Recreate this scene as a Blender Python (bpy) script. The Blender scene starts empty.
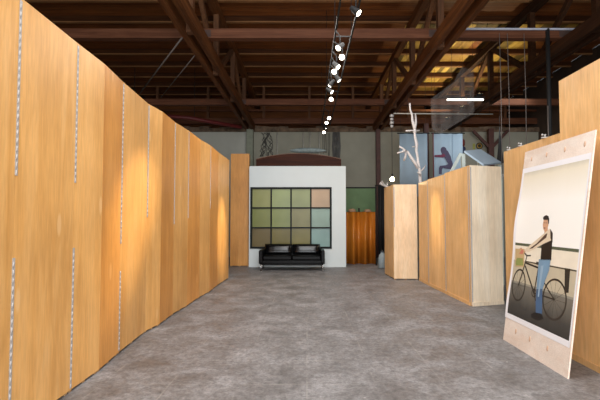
import bpy, bmesh, math, random
from mathutils import Vector, Matrix
random.seed(7)
R = math.radians
SC = bpy.context.scene
COL = SC.collection

# ------------------------------------------------------------------ camera
cam_d = bpy.data.cameras.new('camera')
cam = bpy.data.objects.new('camera', cam_d); COL.objects.link(cam)
cam_d.sensor_width = 36; cam_d.lens = 24.3
cam_d.shift_x = -7/600; cam_d.shift_y = 4.7/600
cam_d.clip_start = .05; cam_d.clip_end = 200
cam.location = (0, 0, 1.45); cam.rotation_euler = (R(92.3), 0, 0)
SC.camera = cam

# ------------------------------------------------------------------ world, lights, exposure
W = bpy.data.worlds.new('world'); SC.world = W; W.use_nodes = True
W.node_tree.nodes['Background'].inputs[0].default_value = (.80, .90, 1, 1)
W.node_tree.nodes['Background'].inputs[1].default_value = .8
SC.view_settings.view_transform = 'Standard'; SC.view_settings.look = 'None'
SC.view_settings.gamma = 1; SC.view_settings.use_curve_mapping = False
SC.view_settings.exposure = 0.0

def area(name, loc, target, sx, sy, power, col):
    l = bpy.data.lights.new(name, 'AREA'); l.shape = 'RECTANGLE'; l.size = sx; l.size_y = sy
    l.energy = power; l.color = col
    o = bpy.data.objects.new(name, l); COL.objects.link(o); o.location = loc
    o.rotation_euler = (Vector(target) - Vector(loc)).to_track_quat('-Z', 'Y').to_euler()
    return o
# daylight through the wide open loading door behind the camera, plus unseen fill lamps added under the roof
area('door_daylight', (.8, -3.6, 2.5), (.2, 9, 1.2), 8, 4.2, 1000, (.96, .98, 1))
area('added_overhead_fill_front', (.3, 3.0, 6.7), (.3, 3.6, 0), 3.8, 3.0, 350, (.95, .98, 1))
area('added_overhead_fill_rear', (.3, 8.3, 5.1), (.3, 8.8, 0), 3.0, 3.0, 190, (1, .96, .92))
area('added_overhead_fill_right', (6.2, 12.6, 5.0), (5.8, 14.6, 3.2), 3.0, 2.0, 60, (.86, .94, 1))

# ------------------------------------------------------------------ materials
def lin(c):
    return tuple(((v/12.92) if v <= .04045 else ((v+.055)/1.055)**2.4) for v in [x/255 for x in c]) + (1,)
MATS = {}
def N(nt, t, **kw):
    n = nt.nodes.new(t)
    for k, v in kw.items(): setattr(n, k, v)
    return n
def newmat(name):
    m = bpy.data.materials.new(name); m.use_nodes = True
    return m, m.node_tree, m.node_tree.nodes['Principled BSDF']
def ramp(nt, stops):
    r = N(nt, 'ShaderNodeValToRGB')
    e = r.color_ramp.elements
    e[0].position, e[0].color = stops[0][0], stops[0][1]
    e[1].position, e[1].color = stops[-1][0], stops[-1][1]
    for p, c in stops[1:-1]:
        x = e.new(p); x.color = c
    return r
def plain(name, rgb, rough=.6, metal=0, var=.12, scale=8, bump=0, emit=None, spec=None):
    if name in MATS: return MATS[name]
    m, nt, b = newmat(name)
    c = lin(rgb)
    tc = N(nt, 'ShaderNodeTexCoord'); no = N(nt, 'ShaderNodeTexNoise')
    no.inputs['Scale'].default_value = scale; no.inputs['Detail'].default_value = 5
    nt.links.new(tc.outputs['Object'], no.inputs['Vector'])
    lo = tuple(v*(1-var) for v in c[:3]) + (1,); hi = tuple(min(1, v*(1+var)) for v in c[:3]) + (1,)
    r = ramp(nt, [(.3, lo), (.7, hi)])
    nt.links.new(no.outputs['Fac'], r.inputs['Fac']); nt.links.new(r.outputs['Color'], b.inputs['Base Color'])
    b.inputs['Roughness'].default_value = rough; b.inputs['Metallic'].default_value = metal
    if spec is not None: b.inputs['Specular IOR Level'].default_value = spec
    if bump:
        bn = N(nt, 'ShaderNodeBump'); bn.inputs['Strength'].default_value = bump; bn.inputs['Distance'].default_value = .01
        nt.links.new(no.outputs['Fac'], bn.inputs['Height']); nt.links.new(bn.outputs['Normal'], b.inputs['Normal'])
    if emit:
        b.inputs['Emission Color'].default_value = lin(emit[0]); b.inputs['Emission Strength'].default_value = emit[1]
    MATS[name] = m
    return m
def ply(name, dark, mid, light, rough=.42, patch=None, stretch=.09, axis=2, freq=7.0, vary=.10, spec=.35):
    """Veneered plywood: stretched grain, broad mottling, boat-shaped repair plugs, a tone per sheet."""
    if name in MATS: return MATS[name]
    m, nt, b = newmat(name)
    L = nt.links.new
    tc = N(nt, 'ShaderNodeTexCoord'); oi = N(nt, 'ShaderNodeObjectInfo')
    mul = N(nt, 'ShaderNodeMath', operation='MULTIPLY'); mul.inputs[1].default_value = 37.0
    L(oi.outputs['Random'], mul.inputs[0])
    add = N(nt, 'ShaderNodeVectorMath', operation='ADD')
    L(tc.outputs['Object'], add.inputs[0]); L(mul.outputs[0], add.inputs[1])
    mp = N(nt, 'ShaderNodeMapping'); s = [1, 1, 1]; s[axis] = stretch
    mp.inputs['Scale'].default_value = s
    L(add.outputs[0], mp.inputs['Vector'])
    n1 = N(nt, 'ShaderNodeTexNoise'); n1.inputs['Scale'].default_value = freq; n1.inputs['Detail'].default_value = 7
    n1.inputs['Roughness'].default_value = .62; n1.inputs['Distortion'].default_value = 1.1
    L(mp.outputs[0], n1.inputs['Vector'])
    r1 = ramp(nt, [(.28, lin(dark)), (.5, lin(mid)), (.74, lin(light))])
    L(n1.outputs['Fac'], r1.inputs['Fac'])
    n3 = N(nt, 'ShaderNodeTexNoise'); n3.inputs['Scale'].default_value = 60; n3.inputs['Detail'].default_value = 3
    L(mp.outputs[0], n3.inputs['Vector'])
    r3 = ramp(nt, [(.35, (.92, .92, .92, 1)), (.65, (1.05, 1.05, 1.05, 1))])
    L(n3.outputs['Fac'], r3.inputs['Fac'])
    n2 = N(nt, 'ShaderNodeTexNoise'); n2.inputs['Scale'].default_value = 1.4; n2.inputs['Detail'].default_value = 3
    L(add.outputs[0], n2.inputs['Vector'])
    r2 = ramp(nt, [(.3, (.88, .86, .84, 1)), (.7, (1.08, 1.08, 1.08, 1))])
    L(n2.outputs['Fac'], r2.inputs['Fac'])
    def mult(a, c):
        x = N(nt, 'ShaderNodeMix', data_type='RGBA', blend_type='MULTIPLY'); x.inputs['Factor'].default_value = 1
        L(a, x.inputs['A']); L(c, x.inputs['B']); return x.outputs['Result']
    col = mult(mult(r1.outputs['Color'], r3.outputs['Color']), r2.outputs['Color'])
    if patch:
        vm = N(nt, 'ShaderNodeMapping'); vs = [3.0, 3.0, 3.0]; vs[axis] = .9
        vm.inputs['Scale'].default_value = vs; L(add.outputs[0], vm.inputs['Vector'])
        vo = N(nt, 'ShaderNodeTexVoronoi'); vo.inputs['Scale'].default_value = 1.3
        L(vm.outputs[0], vo.inputs['Vector'])
        lt = N(nt, 'ShaderNodeMapRange'); lt.inputs['From Min'].default_value = .13; lt.inputs['From Max'].default_value = .09
        L(vo.outputs['Distance'], lt.inputs['Value'])
        sep = N(nt, 'ShaderNodeSeparateColor'); L(vo.outputs['Color'], sep.inputs[0])
        gt = N(nt, 'ShaderNodeMath', operation='GREATER_THAN'); gt.inputs[1].default_value = .42; L(sep.outputs[0], gt.inputs[0])
        pm = N(nt, 'ShaderNodeMath', operation='MULTIPLY'); L(lt.outputs[0], pm.inputs[0]); L(gt.outputs[0], pm.inputs[1])
        pm2 = N(nt, 'ShaderNodeMath', operation='MULTIPLY'); pm2.inputs[1].default_value = .55; L(pm.outputs[0], pm2.inputs[0])
        mx = N(nt, 'ShaderNodeMix', data_type='RGBA'); L(pm2.outputs[0], mx.inputs['Factor'])
        L(col, mx.inputs['A']); mx.inputs['B'].default_value = lin(patch); col = mx.outputs['Result']
    hs = N(nt, 'ShaderNodeHueSaturation')
    mr = N(nt, 'ShaderNodeMapRange'); mr.inputs['To Min'].default_value = 1-vary; mr.inputs['To Max'].default_value = 1+vary
    L(oi.outputs['Random'], mr.inputs['Value']); L(mr.outputs[0], hs.inputs['Value']); L(col, hs.inputs['Color'])
    L(hs.outputs['Color'], b.inputs['Base Color'])
    b.inputs['Roughness'].default_value = rough; b.inputs['Specular IOR Level'].default_value = spec
    bn = N(nt, 'ShaderNodeBump'); bn.inputs['Strength'].default_value = .06; bn.inputs['Distance'].default_value = .004
    L(n3.outputs['Fac'], bn.inputs['Height']); L(bn.outputs['Normal'], b.inputs['Normal'])
    MATS[name] = m
    return m
def concrete():
    m, nt, b = newmat('worn_concrete'); L = nt.links.new
    tc = N(nt, 'ShaderNodeTexCoord')
    n1 = N(nt, 'ShaderNodeTexNoise'); n1.inputs['Scale'].default_value = 2.2; n1.inputs['Detail'].default_value = 9; n1.inputs['Roughness'].default_value = .62
    n1.inputs['Distortion'].default_value = .4
    n2 = N(nt, 'ShaderNodeTexNoise'); n2.inputs['Scale'].default_value = 15; n2.inputs['Detail'].default_value = 8; n2.inputs['Roughness'].default_value = .7
    L(tc.outputs['Object'], n1.inputs['Vector']); L(tc.outputs['Object'], n2.inputs['Vector'])
    r1 = ramp(nt, [(.30, lin((94, 90, 88))), (.5, lin((116, 113, 112))), (.72, lin((143, 141, 141)))])
    L(n1.outputs['Fac'], r1.inputs['Fac'])
    r2 = ramp(nt, [(.32, (.56, .55, .54, 1)), (.5, (1, 1, 1, 1)), (.66, (1.32, 1.32, 1.33, 1))])
    L(n2.outputs['Fac'], r2.inputs['Fac'])
    mx = N(nt, 'ShaderNodeMix', data_type='RGBA', blend_type='MULTIPLY'); mx.inputs['Factor'].default_value = 1
    L(r1.outputs['Color'], mx.inputs['A']); L(r2.outputs['Color'], mx.inputs['B'])
    n5 = N(nt, 'ShaderNodeTexNoise'); n5.inputs['Scale'].default_value = 38; n5.inputs['Detail'].default_value = 6; n5.inputs['Roughness'].default_value = .75
    L(tc.outputs['Object'], n5.inputs['Vector'])
    r5 = ramp(nt, [(.32, (.66, .66, .66, 1)), (.5, (1, 1, 1, 1)), (.68, (1.3, 1.3, 1.3, 1))]); L(n5.outputs['Fac'], r5.inputs['Fac'])
    mxf = N(nt, 'ShaderNodeMix', data_type='RGBA', blend_type='MULTIPLY'); mxf.inputs['Factor'].default_value = 1
    L(mx.outputs['Result'], mxf.inputs['A']); L(r5.outputs['Color'], mxf.inputs['B']); mx = mxf
    # ghost lines of the old floor tiles
    br = N(nt, 'ShaderNodeTexBrick'); br.offset = 0
    br.inputs['Scale'].default_value = 1; br.inputs['Brick Width'].default_value = .61; br.inputs['Row Height'].default_value = .61
    br.inputs['Mortar Size'].default_value = .009; br.inputs['Mortar Smooth'].default_value = .6
    L(tc.outputs['Object'], br.inputs['Vector'])
    n3 = N(nt, 'ShaderNodeTexNoise'); n3.inputs['Scale'].default_value = 1.8; n3.inputs['Detail'].default_value = 4
    L(tc.outputs['Object'], n3.inputs['Vector'])
    r3 = ramp(nt, [(.45, (0, 0, 0, 1)), (.7, (.36, .36, .36, 1))]); L(n3.outputs['Fac'], r3.inputs['Fac'])
    mm = N(nt, 'ShaderNodeMath', operation='MULTIPLY'); L(br.outputs['Fac'], mm.inputs[0]); L(r3.outputs['Color'], mm.inputs[1])
    mx2 = N(nt, 'ShaderNodeMix', data_type='RGBA'); L(mm.outputs[0], mx2.inputs['Factor'])
    L(mx.outputs['Result'], mx2.inputs['A']); mx2.inputs['B'].default_value = lin((176, 170, 160))
    # paint flecks
    vo = N(nt, 'ShaderNodeTexVoronoi'); vo.inputs['Scale'].default_value = 7; L(tc.outputs['Object'], vo.inputs['Vector'])
    mr = N(nt, 'ShaderNodeMapRange'); mr.inputs['From Min'].default_value = .085; mr.inputs['From Max'].default_value = .05; mr.inputs['To Max'].default_value = 2.2
    L(vo.outputs['Distance'], mr.inputs['Value'])
    mk = N(nt, 'ShaderNodeMath', operation='MULTIPLY'); L(mr.outputs[0], mk.inputs[0]); L(r3.outputs['Color'], mk.inputs[1])
    mx3 = N(nt, 'ShaderNodeMix', data_type='RGBA'); L(mk.outputs[0], mx3.inputs['Factor'])
    L(mx2.outputs['Result'], mx3.inputs['A']); mx3.inputs['B'].default_value = lin((205, 202, 196))
    L(mx3.outputs['Result'], b.inputs['Base Color'])
    r4 = ramp(nt, [(.3, (.42, .42, .42, 1)), (.7, (.66, .66, .66, 1))]); L(n1.outputs['Fac'], r4.inputs['Fac'])
    L(r4.outputs['Color'], b.inputs['Roughness'])
    bn = N(nt, 'ShaderNodeBump'); bn.inputs['Strength'].default_value = .12; bn.inputs['Distance'].default_value = .006
    L(n2.outputs['Fac'], bn.inputs['Height']); L(bn.outputs['Normal'], b.inputs['Normal'])
    return m

M_FLAT = ply('orange_plywood', (204, 148, 80), (216, 162, 94), (226, 176, 112), patch=(232, 188, 132))
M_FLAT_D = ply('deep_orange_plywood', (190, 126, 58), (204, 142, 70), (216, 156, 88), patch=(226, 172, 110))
M_ROW = ply('honey_plywood', (208, 158, 98), (220, 174, 116), (230, 188, 136), patch=(232, 200, 156))
M_BIRCH = ply('pale_birch_plywood', (222, 196, 164), (230, 210, 182), (236, 220, 198), stretch=.08, freq=5, vary=.03)
M_PALE = ply('pale_honey_plywood', (214, 180, 140), (222, 192, 154), (228, 204, 170), stretch=.12, freq=4, vary=.03)
M_RAW = ply('whitish_raw_plywood', (226, 204, 186), (232, 216, 202), (238, 226, 214), stretch=2, freq=3, vary=.02)
M_FIR = ply('fir_stud', (168, 128, 84), (190, 150, 104), (204, 168, 124), vary=.05)
M_TRUSS = ply('old_truss_timber', (66, 38, 18), (94, 55, 27), (118, 74, 40), spec=.15, axis=1, stretch=.05, freq=14, rough=.65)
M_BEAM = ply('old_beam_timber', (78, 45, 29), (98, 60, 41), (116, 75, 53), spec=.15, axis=0, stretch=.05, freq=14, rough=.65)
M_STRUT = ply('old_strut_timber', (70, 44, 24), (96, 60, 34), (114, 76, 46), axis=2, freq=14, rough=.7)
M_TRUSS_SHADE = ply('shaded_truss_timber', (40, 23, 12), (56, 33, 17), (74, 45, 24), axis=1, stretch=.05, freq=14, rough=.85, spec=.15)  # truss timber darkened for the unlit truss, its shade put into the colour
M_LIT_EDGE = ply('lit_purlin_edge', (112, 74, 40), (140, 96, 56), (158, 114, 72), axis=0, stretch=.05, freq=12, rough=.7)  # paler bottom edge of the purlins: light from below put into the colour
M_PURLIN = ply('old_purlin_timber', (48, 25, 11), (66, 36, 16), (88, 52, 24), spec=.15, axis=0, stretch=.05, freq=12, rough=.7)
M_DECK = ply('roof_boards', (94, 50, 18), (122, 68, 25), (144, 86, 38), axis=0, stretch=.05, freq=10, rough=.75)
M_LITDECK = ply('lit_pale_roof_boards', (138, 104, 44), (184, 146, 66), (214, 182, 100), axis=1, stretch=.3, freq=5, rough=.75)  # yellow light on this part of the roof is painted into the boards
M_LITDECK2 = ply('ochre_roof_boards', (120, 86, 34), (150, 112, 48), (176, 136, 68), axis=1, stretch=.1, freq=6, rough=.75)
M_LITDECK3 = ply('olive_roof_boards', (84, 66, 30), (108, 86, 42), (134, 108, 56), axis=1, stretch=.1, freq=6, rough=.75)
M_CONC = concrete()
M_SIDE = plain('dark_side_wall', (62, 48, 38), .85, var=.2, scale=2)  # even dark brown for both side walls
M_WHITE = plain('white_emulsion', (202, 208, 207), .55, var=.015, scale=3)
M_PLASTER = plain('grey_olive_plaster', (150, 146, 130), .85, var=.07, scale=2)
M_PLASTER_L = plain('pale_grey_plaster', (176, 174, 162), .85, var=.06, scale=2)
M_GREEN = plain('green_wall_paint', (122, 150, 104), .7, var=.1, scale=3)
M_BLACKM = plain('black_window_steel', (24, 26, 24), .5, var=.2, spec=.12)
M_LEATHER = plain('black_leather', (9, 8, 9), .3, var=.25, scale=14, bump=.05, spec=.12)
M_LEATHER2 = plain('glossy_black_leather', (9, 8, 10), .22, var=.25, scale=14, bump=.08, spec=.4)
M_CHROME = plain('chrome', (205, 205, 205), .15, metal=1, var=.03)
M_STEEL = plain('galvanised_hinge_steel', (172, 166, 160), .5, metal=.1, var=.1, scale=40)
M_AMBER = ply('amber_tambour', (166, 94, 24), (188, 112, 36), (202, 130, 56), rough=.25, stretch=.06, freq=8)
M_DARK = plain('matt_black', (18, 17, 17), .7, var=.3)
M_BARK = plain('whitewashed_bark', (214, 204, 198), .8, var=.12, scale=25, bump=.4)
M_BLUE = plain('pale_blue_canvas', (146, 163, 176), .8, var=.06, scale=2)
M_BLUEP = plain('pale_blue_board', (176, 192, 204), .6, var=.05, scale=2)
M_RED = plain('dark_red_paint', (92, 22, 20), .6, var=.2)
M_MAHOG = ply('dark_red_brown_wood', (42, 18, 8), (64, 29, 13), (84, 42, 20), spec=.1, axis=0, stretch=.06, freq=9, rough=.5)

def glass_pane(rgb, k):
    nm = 'frosted_glass_%d' % k
    m, nt, b = newmat(nm); L = nt.links.new
    tc = N(nt, 'ShaderNodeTexCoord'); no = N(nt, 'ShaderNodeTexNoise'); no.inputs['Scale'].default_value = 1.1
    no.inputs['Detail'].default_value = 2; L(tc.outputs['Object'], no.inputs['Vector'])
    c = lin(rgb); r = ramp(nt, [(.3, tuple(v*.66 for v in c[:3])+(1,)), (.7, tuple(min(1, v*.92) for v in c[:3])+(1,))])
    L(no.outputs['Fac'], r.inputs['Fac']); L(r.outputs['Color'], b.inputs['Base Color'])
    b.inputs['Roughness'].default_value = .22; b.inputs['Specular IOR Level'].default_value = .15; b.inputs['Transmission Weight'].default_value = .12; b.inputs['IOR'].default_value = 1.45
    return m

# ------------------------------------------------------------------ mesh helpers
def box(bm, x0, x1, y0, y1, z0, z1, mi=0):
    v = [bm.verts.new(p) for p in ((x0,y0,z0),(x1,y0,z0),(x1,y1,z0),(x0,y1,z0),(x0,y0,z1),(x1,y0,z1),(x1,y1,z1),(x0,y1,z1))]
    for f in ((0,3,2,1),(4,5,6,7),(0,1,5,4),(1,2,6,5),(2,3,7,6),(3,0,4,7)):
        bm.faces.new([v[i] for i in f]).material_index = mi
def bar(bm, p, q, w, h, up=(0, 0, 1)):
    p, q = Vector(p), Vector(q); d = (q-p).normalized(); u = Vector(up)
    s = d.cross(u)
    if s.length < 1e-4: s = d.cross(Vector((1, 0, 0)))
    s.normalize(); u = s.cross(d).normalized()
    v = []
    for e in (p, q):
        for a, c in ((-1,-1),(1,-1),(1,1),(-1,1)): v.append(bm.verts.new(e + s*(a*w/2) + u*(c*h/2)))
    for f in ((0,1,2,3),(7,6,5,4),(0,4,5,1),(1,5,6,2),(2,6,7,3),(3,7,4,0)): bm.faces.new([v[i] for i in f])
def tube(bm, pts, rad, n=8, cap=True):
    pts = [Vector(p) for p in pts]
    if not isinstance(rad, (list, tuple)): rad = [rad]*len(pts)
    rings = []; prev = None
    for i, p in enumerate(pts):
        d = (pts[min(i+1, len(pts)-1)] - pts[max(i-1, 0)]).normalized()
        if prev is None:
            a = d.orthogonal().normalized()
        else:
            a = (prev - d*prev.dot(d)).normalized()
        prev = a; b = d.cross(a)
        rings.append([bm.verts.new(p + (a*math.cos(t)+b*math.sin(t))*rad[i]) for t in [2*math.pi*k/n for k in range(n)]])
    for r0, r1 in zip(rings, rings[1:]):
        for k in range(n):
            f = bm.faces.new((r0[k], r0[(k+1) % n], r1[(k+1) % n], r1[k])); f.smooth = True
    if cap:
        bm.faces.new(rings[0][::-1]); bm.faces.new(rings[-1])
def lathe(bm, prof, n=16, mat=None, mi=0):
    M = mat or Matrix()
    rings = [[bm.verts.new(M @ Vector((r*math.cos(2*math.pi*k/n), r*math.sin(2*math.pi*k/n), z))) for k in range(n)] for r, z in prof]
    for r0, r1 in zip(rings, rings[1:]):
        for k in range(n):
            f = bm.faces.new((r0[k], r0[(k+1) % n], r1[(k+1) % n], r1[k])); f.smooth = True; f.material_index = mi
    bm.faces.new(rings[0][::-1]).material_index = mi; bm.faces.new(rings[-1]).material_index = mi
def prism(bm, poly, f3, t, mi=0):
    """poly of 2-D points; f3(u, v, w) -> 3-D point; thickness t along w"""
    a = [bm.verts.new(f3(u, v, 0)) for u, v in poly]; b = [bm.verts.new(f3(u, v, t)) for u, v in poly]
    bm.faces.new(a[::-1]).material_index = mi; bm.faces.new(b).material_index = mi
    for i in range(len(poly)):
        j = (i+1) % len(poly); bm.faces.new((a[i], a[j], b[j], b[i])).material_index = mi
def obj(name, bm, mat, parent=None, bevel=0, seg=2, loc=None):
    bmesh.ops.recalc_face_normals(bm, faces=bm.faces[:])
    me = bpy.data.meshes.new(name); bm.to_mesh(me); bm.free()
    for m in (mat if isinstance(mat, (list, tuple)) else [mat]): me.materials.append(m)
    o = bpy.data.objects.new(name, me); COL.objects.link(o)
    if parent: o.parent = parent
    if loc: o.location = loc
    if bevel:
        b = o.modifiers.new('bevel', 'BEVEL'); b.width = bevel; b.segments = seg; b.limit_method = 'ANGLE'
    return o
def bx(*a):
    bm = bmesh.new(); box(bm, *a); return bm
def tag(o, label, cat, group=None):
    o['label'] = label; o['category'] = cat
    if group: o['group'] = group
    return o
def thing(name, label, cat, loc=(0, 0, 0), rz=0, group=None):
    o = bpy.data.objects.new(name, None); COL.objects.link(o); o.empty_display_size = .1
    o.location = loc; o.rotation_euler = (0, 0, rz)
    return tag(o, label, cat, group)
def struct(name, bm, mat, parent=None):
    o = obj(name, bm, mat, parent)
    if not parent: o['kind'] = 'structure'
    return o
def dup(root, loc=None, rz=None, label=None):
    def cp(o, par):
        c = o.copy(); COL.objects.link(c); c.parent = par
        for ch in list(o.children): cp(ch, c)
        return c
    r = cp(root, None)
    if loc: r.location = loc
    if rz is not None: r.rotation_euler = (0, 0, rz)
    if label: r['label'] = label
    return r

# ------------------------------------------------------------------ setting
XL, XR, YB, YG, ZR, ZW = -7.5, 9.5, 16.5, 19.2, 7.18, 5.1
struct('floor', bx(XL, XR, -4, YG, -.2, 0), M_CONC)
struct('wall_left', bx(XL-.2, XL, -4, YG, 0, ZR), M_SIDE)
struct('wall_right', bx(XR, XR+.2, -4, YG, 0, ZR), M_SIDE)
bm = bmesh.new()
box(bm, XL, -2.42, YB, YB+.2, 0, ZW, 1); box(bm, -2.42, XR, YB, YB+.2, 2.83, ZW, 0)
box(bm, -2.42, 1.0, YB, YB+.2, 0, 2.83, 0); box(bm, 1.0, 2.8, YB, YB+.2, 0, 2.78, 2); box(bm, 2.8, XR, YB, YB+.2, 0, 2.83, 0)
box(bm, 1.0, 2.8, YB-.03, YB+.2, 2.78, 2.83, 3)
struct('wall_back', bm, [M_PLASTER, M_PLASTER_L, M_GREEN, M_DARK])
struct('wall_gable', bx(XL, XR, YG, YG+.1, 0, ZR), M_DECK)
# ceiling: boards, with its purlins as parts
bm = bmesh.new()
nb = 0
y = -4.0
while y < YG:
    y1 = min(y+.24, YG)
    if y < 11.4: box(bm, XL, XR, y+.003, y1-.003, ZR, ZR+.04, 0)
    else: box(bm, XL, 2.9, y+.003, y1-.003, ZR, ZR+.04, 0)
    y += .24
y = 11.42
while y < YG-.01:                                   # boards laid the other way on the right, light on them put into paler colours
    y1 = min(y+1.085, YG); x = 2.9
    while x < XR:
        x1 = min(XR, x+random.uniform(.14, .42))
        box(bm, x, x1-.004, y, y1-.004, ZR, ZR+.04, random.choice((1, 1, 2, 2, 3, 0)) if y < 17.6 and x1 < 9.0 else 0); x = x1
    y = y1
box(bm, XL, XR, -4, YG, ZR+.05, ZR+.1, 0)
ceil = struct('ceiling', bm, [M_DECK, M_LITDECK, M_LITDECK2, M_LITDECK3])
for k in range(-13, 6):
    y = 13.3 + 1.085*k
    if y < .2: continue
    bm = bmesh.new(); box(bm, XL, XR, y-.04, y+.04, ZR-.155, ZR, 0); box(bm, XL, XR, y-.042, y+.042, ZR-.185, ZR-.155, 1)
    obj('purlin', bm, [M_PURLIN, M_LIT_EDGE], ceil)
# rough capping of the back wall
bm = bmesh.new(); random.seed(3)
x = XL
while x < XR:
    x1 = min(XR, x+random.uniform(.18, .45))
    box(bm, x, x1, YB-.04-random.uniform(0, .05), YB+.2, ZW, ZW+.14+random.uniform(0, .1)); x = x1
struct('trim_1', bm, plain('rough_old_capping', (104, 84, 66), .9, var=.5, scale=6, bump=.6))

# end frame standing on the back wall
t = thing('end_frame', 'dark timber end frame of rails and short posts on top of back wall', 'frame', (0, YB+.12, ZW+.26))
obj('rail', bx(XL, XR, -.06, .06, .10, .34), M_BEAM, t); obj('rail', bx(XL, XR, -.04, .04, .62, .70), M_BEAM, t)
for px in (-6.2, -4.1, -1.79, .1, 1.9, 4.2, 6.4, 8.2):
    obj('post', bx(px-.05, px+.05, -.05, .05, .34, ZR-ZW-.27), M_STRUT, t)

# longitudinal trusses
def truss(X, label, off, M_TRUSS=M_TRUSS, M_STRUT=M_STRUT):
    t = thing('roof_truss', label, 'truss', (X, 0, 0))
    zb = 5.15
    for s in (-1, 1):
        obj('bottom_chord', bx(s*.13-.06, s*.13+.06, -3.5, YB-.02, zb, zb+.26), M_TRUSS, t)
    obj('top_chord', bx(-.09, .09, -3.5, YG-.05, ZR-.46, ZR-.25), M_TRUSS, t)
    y = -1.6+off; k = 0
    while y < YB-.3:
        obj('post', bx(-.065, .065, y-.07, y+.07, zb+.02, ZR-.44), M_STRUT, t)
        if y+2.3 < YB:
            bm = bmesh.new()
            a, c = (y+.12, y+2.15) if k % 2 else (y+2.15, y+.12)
            bar(bm, (0, a, zb+.14), (0, c, ZR-.44), .10, .12)
            obj('strut', bm, M_STRUT, t)
        y += 2.3; k += 1
    return t
truss(-2.32, 'dark timber roof truss running overhead along the left plywood wall', .3)
truss(2.88, 'brown timber roof truss overhead on right, its doubled chord towards the red brown column', 1.0)
truss(5.7, 'darker timber roof truss farthest right, above the tall plywood flat', .2, M_TRUSS_SHADE, M_TRUSS_SHADE)
for yb, lab in ((8.7, 'nearer reddish timber cross beam, cables hang from its right half'), (13.75, 'farther brown timber cross beam in front of the back wall')):
    t = thing('cross_beam', lab, 'beam', (0, yb, 5.41))
    obj('beam', bx(XL, XR, -.09, .09, 0, .21), M_BEAM, t, bevel=.008)
    if yb < 10:
        bm = bmesh.new(); tube(bm, [(3.3, -.11, .185), (6, -.11, .18), (XR-.02, -.11, .14)], .025, 8); obj('conduit', bm, plain('pale_conduit', (168, 172, 186), .4), t)
    for bxp in (-2.32, 2.88, 5.7):
        obj('strap', bx(bxp-.24, bxp+.24, -.10, -.09, .02, .17), plain('rusty_strap', (64, 44, 36), .7, var=.3), t)
def cols(name, label, x, y, w, top, mat, brace=True, cat='column'):
    t = thing(name, label, cat, (x, y, 0))
    obj('shaft', bx(-w/2, w/2, -w/2, w/2, 0, top), mat, t, bevel=.008)
    if brace:
        bm = bmesh.new()
        bar(bm, (-.05, 0, top-.75), (-.7, 0, top-.06), .1, .1); bar(bm, (.05, 0, top-.75), (.7, 0, top-.06), .1, .1)
        obj('knee_brace', bm, mat, t)
    obj('base_plate', bx(-w/2-.05, w/2+.05, -w/2-.05, w/2+.05, 0, .02), M_DARK, t)
M_POST = plain('red_brown_post', (74, 38, 28), .6, var=.2)
cols('column', 'dark red brown column against back wall right of the orange wavy screen', 2.86, 16.2, .17, 5.13, M_POST, False)
cols('column', 'pale grey green column on back wall behind the plywood pillar', -2.3, 16.25, .26, 5.13, plain('grey_green_post', (128, 130, 112), .7), False)
cols('column', 'dark brown column on the back wall right of the round yellow sign', 7.35, 16.1, .2, 5.13, M_POST, True)
cols('column', 'brown column between the two pale blue banners', 4.5, 15.2, .17, 5.13, M_POST, False)

# ------------------------------------------------------------------ plywood flats
def flat(label, p0, p1, h, mat, hinge0=None, hinge1=None, batten=False, group=None, name='plywood_flat', thick=.05, edge=None):
    p0, p1 = Vector(p0), Vector(p1); d = p1-p0; L = d.length
    t = thing(name, label, 'flat', (p0.x, p0.y, 0), math.atan2(d.y, d.x), group)
    obj('panel', bx(.0015, L-.0015, 0, .012, .024, h), mat, t)
    bm = bmesh.new()
    for x0, x1 in ((.014, .05), (L-.05, L-.014), (L/2-.02, L/2+.02)): box(bm, x0, x1, .0121, thick, 0, h-.004)
    for z0 in (.03, h-.049, h*.33, h*.66): box(bm, .0501, L/2-.0201, .0121, thick, z0, z0+.045); box(bm, L/2+.0201, L-.0501, .0121, thick, z0, z0+.045)
    obj('frame', bm, M_FIR, t)
    if batten:
        obj('base_batten', bx(.002, L-.002, -.012, -.0005, 0, .06), edge or mat, t)
    for xs, spec in ((0, hinge0), (L, hinge1)):
        for z0, z1 in (spec or ()):
            bm = bmesh.new()
            a, b = (xs, xs+.025) if xs == 0 else (xs-.025, xs)
            box(bm, a, b, -.003, -.0004, z0, z1)
            z = z0
            while z < z1-.03:
                tube(bm, [(xs + (.006 if xs == 0 else -.006), -.006, z), (xs + (.006 if xs == 0 else -.006), -.006, z+.035)], .0045, 6); z += .055
            obj('hinge', bm, M_STEEL, t)
    return t
HH = [(1.76, 2.98), (.04, 1.2)]
HU = [(1.5, 2.98)]
seams = [(-2.0, .45), (-1.98, 1.6), (-1.985, 2.74), (-2.0, 3.47), (-2.0, 3.95), (-2.05, 4.46), (-2.1, 5.31), (-2.05, 5.69), (-2.07, 6.3),
         (-2.03, 6.9), (-2.03, 7.68), (-1.98, 8.27), (-2.0, 9.1), (-1.98, 10.28)]
hin = {2: HH, 3: [(1.78, 2.98), (.04, 1.22)], 5: [(1.2, 2.98), (.04, .9)], 6: HU, 8: [(1.4, 2.98)], 9: HU, 11: [(1.7, 2.98)]}
ordn = ['nearest', 'second', 'third', 'fourth', 'fifth', 'sixth', 'seventh', 'eighth', 'ninth', 'tenth', 'eleventh', 'twelfth', 'last']
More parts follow.
